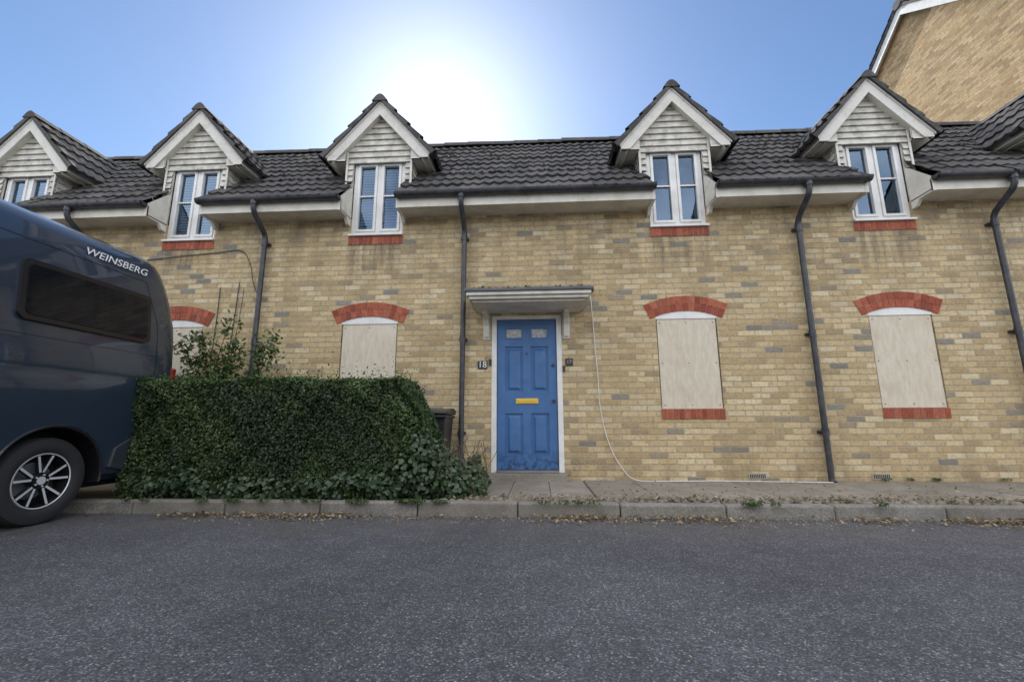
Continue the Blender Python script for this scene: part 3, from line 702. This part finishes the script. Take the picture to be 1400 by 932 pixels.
# ------------------------------------------------------------ campervan
van=empty('campervan')
M_paint=N('grey_metallic_paint').set(Base_Color=(.030,.046,.075),Roughness=.28,Metallic=.3,Coat_Weight=1.,Coat_Roughness=.03).mat
M_vglass=N('van_tinted_glass').set(Base_Color=(.006,.008,.012),Roughness=.03,IOR=1.4).mat
M_rub=N('tyre_rubber').set(Base_Color=(.02,.02,.021),Roughness=.8).mat
M_alloy=N('machined_alloy').set(Base_Color=(.72,.73,.75),Roughness=.35,Metallic=.35).mat
M_gblk=N('gloss_black').set(Base_Color=(.012,.012,.014),Roughness=.25).mat
M_red_l=N('red_lens').set(Base_Color=(.25,.01,.01),Roughness=.15).mat
VX=-4.17; VC=VX-1.02; TOP=2.74
prof=[(.10,.30),(.03,.36),(.012,.55),(.0,.80),(.002,1.10),(.004,1.24),(.018,1.275),(.012,1.31),(.016,1.5),(.035,1.72),(.06,1.95),(.09,2.2),(.115,2.38),(.14,2.52),(.175,2.60),(.25,2.665),(.42,2.70),(.70,2.73),(1.02,2.74)]
def sect(y,top,ins=0.,sl=0.):
    out=[]
    for d,z in prof:
        zz=z if top>=TOP-.001 else (z if z<.9 else .9+(z-.9)*(top-.9)/(TOP-.9))
        if top<.9: zz=.30+(z-.30)*(top-.30)/(TOP-.30)
        d2=d+ins*(1 if d<.8 else 0); out.append((d2,zz,y-sl*max(0,zz-1.85)**1.5*.33))
    R=[(VC+1.02-d,yy,z) for d,z,yy in out]; Lf=[(VC-1.02+d,yy,z) for d,z,yy in out[::-1]][1:]
    return R+Lf
stations=[(-1.06,2.58,.14,1.),(-1.072,2.64,.08,1.),(-1.10,2.70,.035,1.),(-1.16,2.73,.010,1.),(-1.26,2.74,.0,.95),(-1.45,2.74,.0,.75),(-1.75,2.74,.0,.3)]+[(-2.1-.3*k,2.74,0.,0) for k in range(0,11)]+[(-5.45,2.71,0.,0),(-5.7,2.62,.02,0),(-5.95,2.35,.04,0),(-6.25,1.95,.05,0),(-6.55,1.55,.06,0),(-6.75,1.38,.08,0),(-7.0,1.25,.12,0),(-7.15,1.08,.2,0),(-7.22,.85,.3,0)]
mb=MB(); n=len(sect(0,TOP)); vs=[];fs=[]
for (y,top,ins,l) in stations: vs+=sect(y,top,ins,l)
for i in range(len(stations)-1):
    for k in range(n-1): fs.append((i*n+k,i*n+k+1,(i+1)*n+k+1,(i+1)*n+k))
    fs.append((i*n+n-1,i*n,(i+1)*n,(i+1)*n+n-1))
fs+= [tuple(range(n-1,-1,-1)),tuple(range((len(stations)-1)*n,len(stations)*n))]
mb.add(vs,fs); body=mb.build('body_shell',[M_paint,M_vglass,M_gblk],van)
cut=MB()
for wy in (-2.25,-6.25):
    for s in (1,-1): cut.tube([(VC+s*.70,wy,.37),(VC+s*1.2,wy,.37)],.435,0,48)
cutter=cut.build('cutter',M_gblk)
bm_=body.modifiers.new('b','BOOLEAN'); bm_.object=cutter; bm_.operation='DIFFERENCE'; bm_.solver='EXACT'
dg=bpy.context.evaluated_depsgraph_get(); me=bpy.data.meshes.new_from_object(body.evaluated_get(dg)); body.modifiers.clear(); body.data=me
bpy.data.objects.remove(cutter)
for p in me.polygons:
    c=p.center
    if -6.62<c.y<-5.72 and c.z>1.4 and abs(p.normal.y)>.5 and p.material_index==0: p.material_index=1
    if c.z<.32: p.material_index=2
    p.use_smooth=True
try: me.set_sharp_from_angle(angle=math.radians(32))
except Exception: pass
mb=MB()
for wy in (-2.25,-6.25):
    for s in (1,-1):
        nseg=40; vs=[]
        for k in range(nseg+1):
            an=-.35+ (math.pi+.7)*k/nseg
            for (xx,r) in ((VC+s*.69,.433),(VC+s*1.003,.433),(VC+s*1.021,.437),(VC+s*1.027,.448),(VC+s*1.018,.462)):
                vs.append((xx,wy+math.cos(an)*r,max(.30,.37+math.sin(an)*r)))
        fs=[(k*5+j,k*5+j+1,(k+1)*5+j+1,(k+1)*5+j) for k in range(nseg) for j in range(4)]
        mb.add(vs,fs,0)
        mb.box(VC+s*.67,VC+s*.688,wy-.44,wy+.44,.3,.81,0)
mb.box(VC-.85,VC+.85,-7.0,-1.4,.24,.299,0)
mb.build('arch_liners_and_underbody',M_gblk,van,recalc=True)
mb=MB()
mb.prism_x([(-.98,.46),(-1.0,.74),(-1.08,.80),(-1.40,.78),(-1.70,.60),(-1.74,.42),(-1.5,.36),(-1.04,.38)],VC-1.03,VC+1.03,0)
mb.box(VC-1.01,VC+1.01,-7.32,-7.1,.35,.78,0)
for s in (1,-1):
    mb.box(VC+s*1.004,VC+s*1.026,-5.75,-2.73,.34,.46,0)
mb.build('bumpers_and_sills',simple('van_bumper_plastic',(.03,.036,.045),.45,var=.2),van,bevel=.03)
mb=MB()
for s in (1,-1):
    mb.box(VC+s*.93,VC+s*.995,-1.13,-1.052,1.0,1.46,0)
mb.build('tail_lights',M_red_l,van,bevel=.02)
mb=MB()
def sx(z):
    for (d0,z0),(d1,z1) in zip(prof,prof[1:]):
        if z0<=z<=z1: return VX-(d0+(d1-d0)*(z-z0)/(z1-z0+1e-9))
    return VX
def seam(y0,z0,y1,z1,w=.006,off=.0025):
    k=14; vs=[]
    for i in range(k+1):
        t=i/k; y=y0+(y1-y0)*t; z=z0+(z1-z0)*t; x=sx(z)+off; dy,dz=(z1-z0),-(y1-y0); l=math.hypot(dy,dz); vs+=[(x,y-dy/l*w/2,z-dz/l*w/2),(x,y+dy/l*w/2,z+dz/l*w/2)]
    mb.add(vs,[(2*i,2*i+1,2*i+3,2*i+2) for i in range(k)],0)
seam(-1.36,.85,-1.36,1.9);seam(-1.36,1.9,-1.52,2.36);seam(-2.95,.5,-2.95,2.38);seam(-2.95,2.38,-1.52,2.36);seam(-4.3,.5,-4.3,2.38);seam(-5.5,.5,-5.5,2.2)
seam(-2.9,1.56,-1.40,1.56,.004); seam(-2.9,.86,-2.75,.86,.003)
mb.build('panel_seams',M_gblk,van,recalc=False)
def rrect(y0,y1,z0,z1,r,n=5):
    out=[]
    for cy,cz,a in ((y1-r,z0+r,-90),(y1-r,z1-r,0),(y0+r,z1-r,90),(y0+r,z0+r,180)):
        for k in range(n+1):
            an=math.radians(a+90*k/n); out.append((cy+r*math.cos(an),cz+r*math.sin(an)))
    return out
def side_panel(mb,y0,y1,z0,z1,r,off0,off1,m):
    P=rrect(y0,y1,z0,z1,r); n=len(P)
    xa=sx(z0);xb=sx(z1); f=lambda z:xa+(xb-xa)*(z-z0)/(z1-z0)
    vs=[(f(z)+off0,y,z) for y,z in P]+[(f(z)+off1,y,z) for y,z in P]
    mb.add(vs,[tuple(range(n,2*n))]+[(i,(i+1)%n,(i+1)%n+n,i+n) for i in range(n)],m)
mb=MB()
side_panel(mb,-2.70,-1.48,1.68,2.20,.06,-.02,.030,0); side_panel(mb,-2.655,-1.525,1.725,2.155,.045,.030,.036,1)
side_panel(mb,-5.40,-4.5,1.62,2.15,.06,-.02,.012,1)
side_panel(mb,-4.05,-3.1,1.68,2.20,.06,-.02,.028,0); side_panel(mb,-4.0,-3.15,1.725,2.155,.045,.028,.034,1)
mb.build('side_windows',[M_gblk,M_vglass],van)
tilt=Matrix.Rotation(-.18,4,'Y')
M_T=Matrix.Translation((sx(2.46)+.010,-1.86,2.46))@tilt@Matrix(((0,0,1,0),(1,0,0,0),(0,1,0,0),(0,0,0,1)))
text('side_lettering','WEINSBERG',.108,simple('silver_vinyl',(.8,.82,.85),.35),M_T,van,.0015,.3,1.15)
def wheel(cx,cy,s):
    mb=MB(); nseg=56; R0=.36
    prof_w=[(-.11,.235),(-.115,.30),(-.10,.345),(-.07,R0),(.07,R0),(.10,.345),(.115,.30),(.112,.262),(.10,.236),(.085,.228)]
    vs=[(cx+s*a,cy+math.cos(2*math.pi*k/nseg)*r,.36+math.sin(2*math.pi*k/nseg)*r) for k in range(nseg) for a,r in prof_w]; m=len(prof_w)
    mb.add(vs,[(k*m+j,k*m+j+1,((k+1)%nseg)*m+j+1,((k+1)%nseg)*m+j) for k in range(nseg) for j in range(m-1)],0)
    pr=[(.085,.231),(.098,.226),(.094,.218),(.03,.205),(-.03,.20),(-.03,.0)]
    vs=[(cx+s*a,cy+math.cos(2*math.pi*k/nseg)*r,.36+math.sin(2*math.pi*k/nseg)*r) for k in range(nseg) for a,r in pr]; m=len(pr)
    mb.add(vs,[(k*m+j,k*m+j+1,((k+1)%nseg)*m+j+1,((k+1)%nseg)*m+j) for k in range(nseg) for j in range(2)],2)
    mb.add(vs,[(k*m+j,k*m+j+1,((k+1)%nseg)*m+j+1,((k+1)%nseg)*m+j) for k in range(nseg) for j in range(2,m-1)],1)
    def polar(r,a,x): return (cx+s*x,cy+math.cos(a)*r,.36+math.sin(a)*r)
    for k in range(5):
        a=2*math.pi*k/5+.3
        for d in (-1,1):
            a0=a+d*.10; a1=a+d*.26; w0,w1=.16,.055
            q=[(.055,a0-d*.12,.075),(.055,a0+d*w0*1.6,.075),(.213,a1+d*w1,.088),(.213,a1-d*w1*.8,.088)]
            top=[polar(*t) for t in q]; bot=[polar(t[0],t[1],t[2]-.035) for t in q]
            mb.add(top+bot,[(0,1,2,3),(4,5,6,7),(0,1,5,4),(1,2,6,5),(2,3,7,6),(3,0,4,7)],1)
            q=[(.07,a0-d*.06,.0770),(.07,a0+d*.2,.0770),(.212,a1+d*w1*.95,.0895),(.212,a1-d*w1*.7,.0895)]
            mb.add([polar(*t) for t in q],[(0,1,2,3)],2)
    mb.tube([(cx+s*.02,cy,.36),(cx+s*.082,cy,.36)],.062,1,24); mb.tube([(cx+s*.082,cy,.36),(cx+s*.088,cy,.36)],.034,2,24)
    for k in range(5):
        a=2*math.pi*k/5; c0=polar(.048,a,.083); mb.tube([c0,(c0[0]+s*.006,c0[1],c0[2])],.008,2,8)
    mb.tube([(cx-s*.02,cy,.36),(cx-s*.01,cy,.36)],.15,3,32)
    mb.build('wheel',[M_rub,M_gblk,M_alloy,M_metal],van,smooth=True,autosm=True)
for wy in (-2.25,-6.25):
    wheel(VX-.15,wy,1); wheel(VC-.87,wy,-1)
mb=MB()
for s in (1,-1):
    mb.box(VC+s*1.02,VC+s*1.2,-5.85,-5.78,1.45,1.85,0); mb.box(VC+s*.62,VC+s*.95,-7.12,-6.98,.95,1.2,1)
mb.build('mirrors_and_headlights',[M_gblk,M_metal],van,bevel=.02)
# ------------------------------------------------------------ light
el=math.radians(36.8); az=math.atan2(-.248,1.)
w=bpy.data.worlds.new('World'); scene.world=w; w.use_nodes=True; nt=w.node_tree; nt.nodes.clear()
class WN(N):
    def __init__(s,t): s.t=t
W=WN(nt)
out=W.n('ShaderNodeOutputWorld'); bg=W.n('ShaderNodeBackground'); sk=W.n('ShaderNodeTexSky')
sk.sky_type='NISHITA'; sk.sun_disc=False; sk.sun_elevation=el; sk.sun_rotation=az; sk.air_density=1.; sk.dust_density=.5; sk.ozone_density=1.8
bg.inputs[1].default_value=.145; W.l(W.mix(1.,sk.outputs[0],(.87,1.,1.13),'MULTIPLY'),bg.inputs[0])
# added fill light: invented bright cloud bank, out of view opposite the sun
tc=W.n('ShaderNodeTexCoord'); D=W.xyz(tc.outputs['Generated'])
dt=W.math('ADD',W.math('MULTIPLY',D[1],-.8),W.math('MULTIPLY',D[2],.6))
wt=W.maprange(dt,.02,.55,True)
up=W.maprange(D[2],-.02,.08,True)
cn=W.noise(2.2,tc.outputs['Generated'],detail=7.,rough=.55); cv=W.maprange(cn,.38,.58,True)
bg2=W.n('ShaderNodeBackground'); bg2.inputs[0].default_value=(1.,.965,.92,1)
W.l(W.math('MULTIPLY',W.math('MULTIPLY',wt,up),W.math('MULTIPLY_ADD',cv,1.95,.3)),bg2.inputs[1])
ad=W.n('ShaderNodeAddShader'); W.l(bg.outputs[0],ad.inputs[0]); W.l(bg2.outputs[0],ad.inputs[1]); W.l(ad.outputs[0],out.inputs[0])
sl=bpy.data.lights.new('sun','SUN'); sl.energy=4.5; sl.angle=math.radians(.5); sl.color=(1,.94,.84)
so=bpy.data.objects.new('sun',sl); link(so)
d=Vector((math.sin(az)*math.cos(el),math.cos(az)*math.cos(el),math.sin(el))); so.rotation_euler=(d).to_track_quat('Z','Y').to_euler()
# ------------------------------------------------------------ camera
cam=bpy.data.cameras.new('camera'); cam.sensor_width=36.; cam.lens=600./1400*36; cam.clip_end=2000; cam.clip_start=.05
co=bpy.data.objects.new('camera',cam); link(co)
Rr=Matrix.Rotation(.0599,4,'Z')@Matrix.Rotation(math.pi/2+.1851,4,'X')@Matrix.Rotation(-.0036,4,'Z')
co.matrix_world=Matrix.Translation((0,-5.8888,.8259))@Rr
scene.camera=co
scene.view_settings.view_transform='Standard'; scene.view_settings.look='None'; scene.view_settings.exposure=0
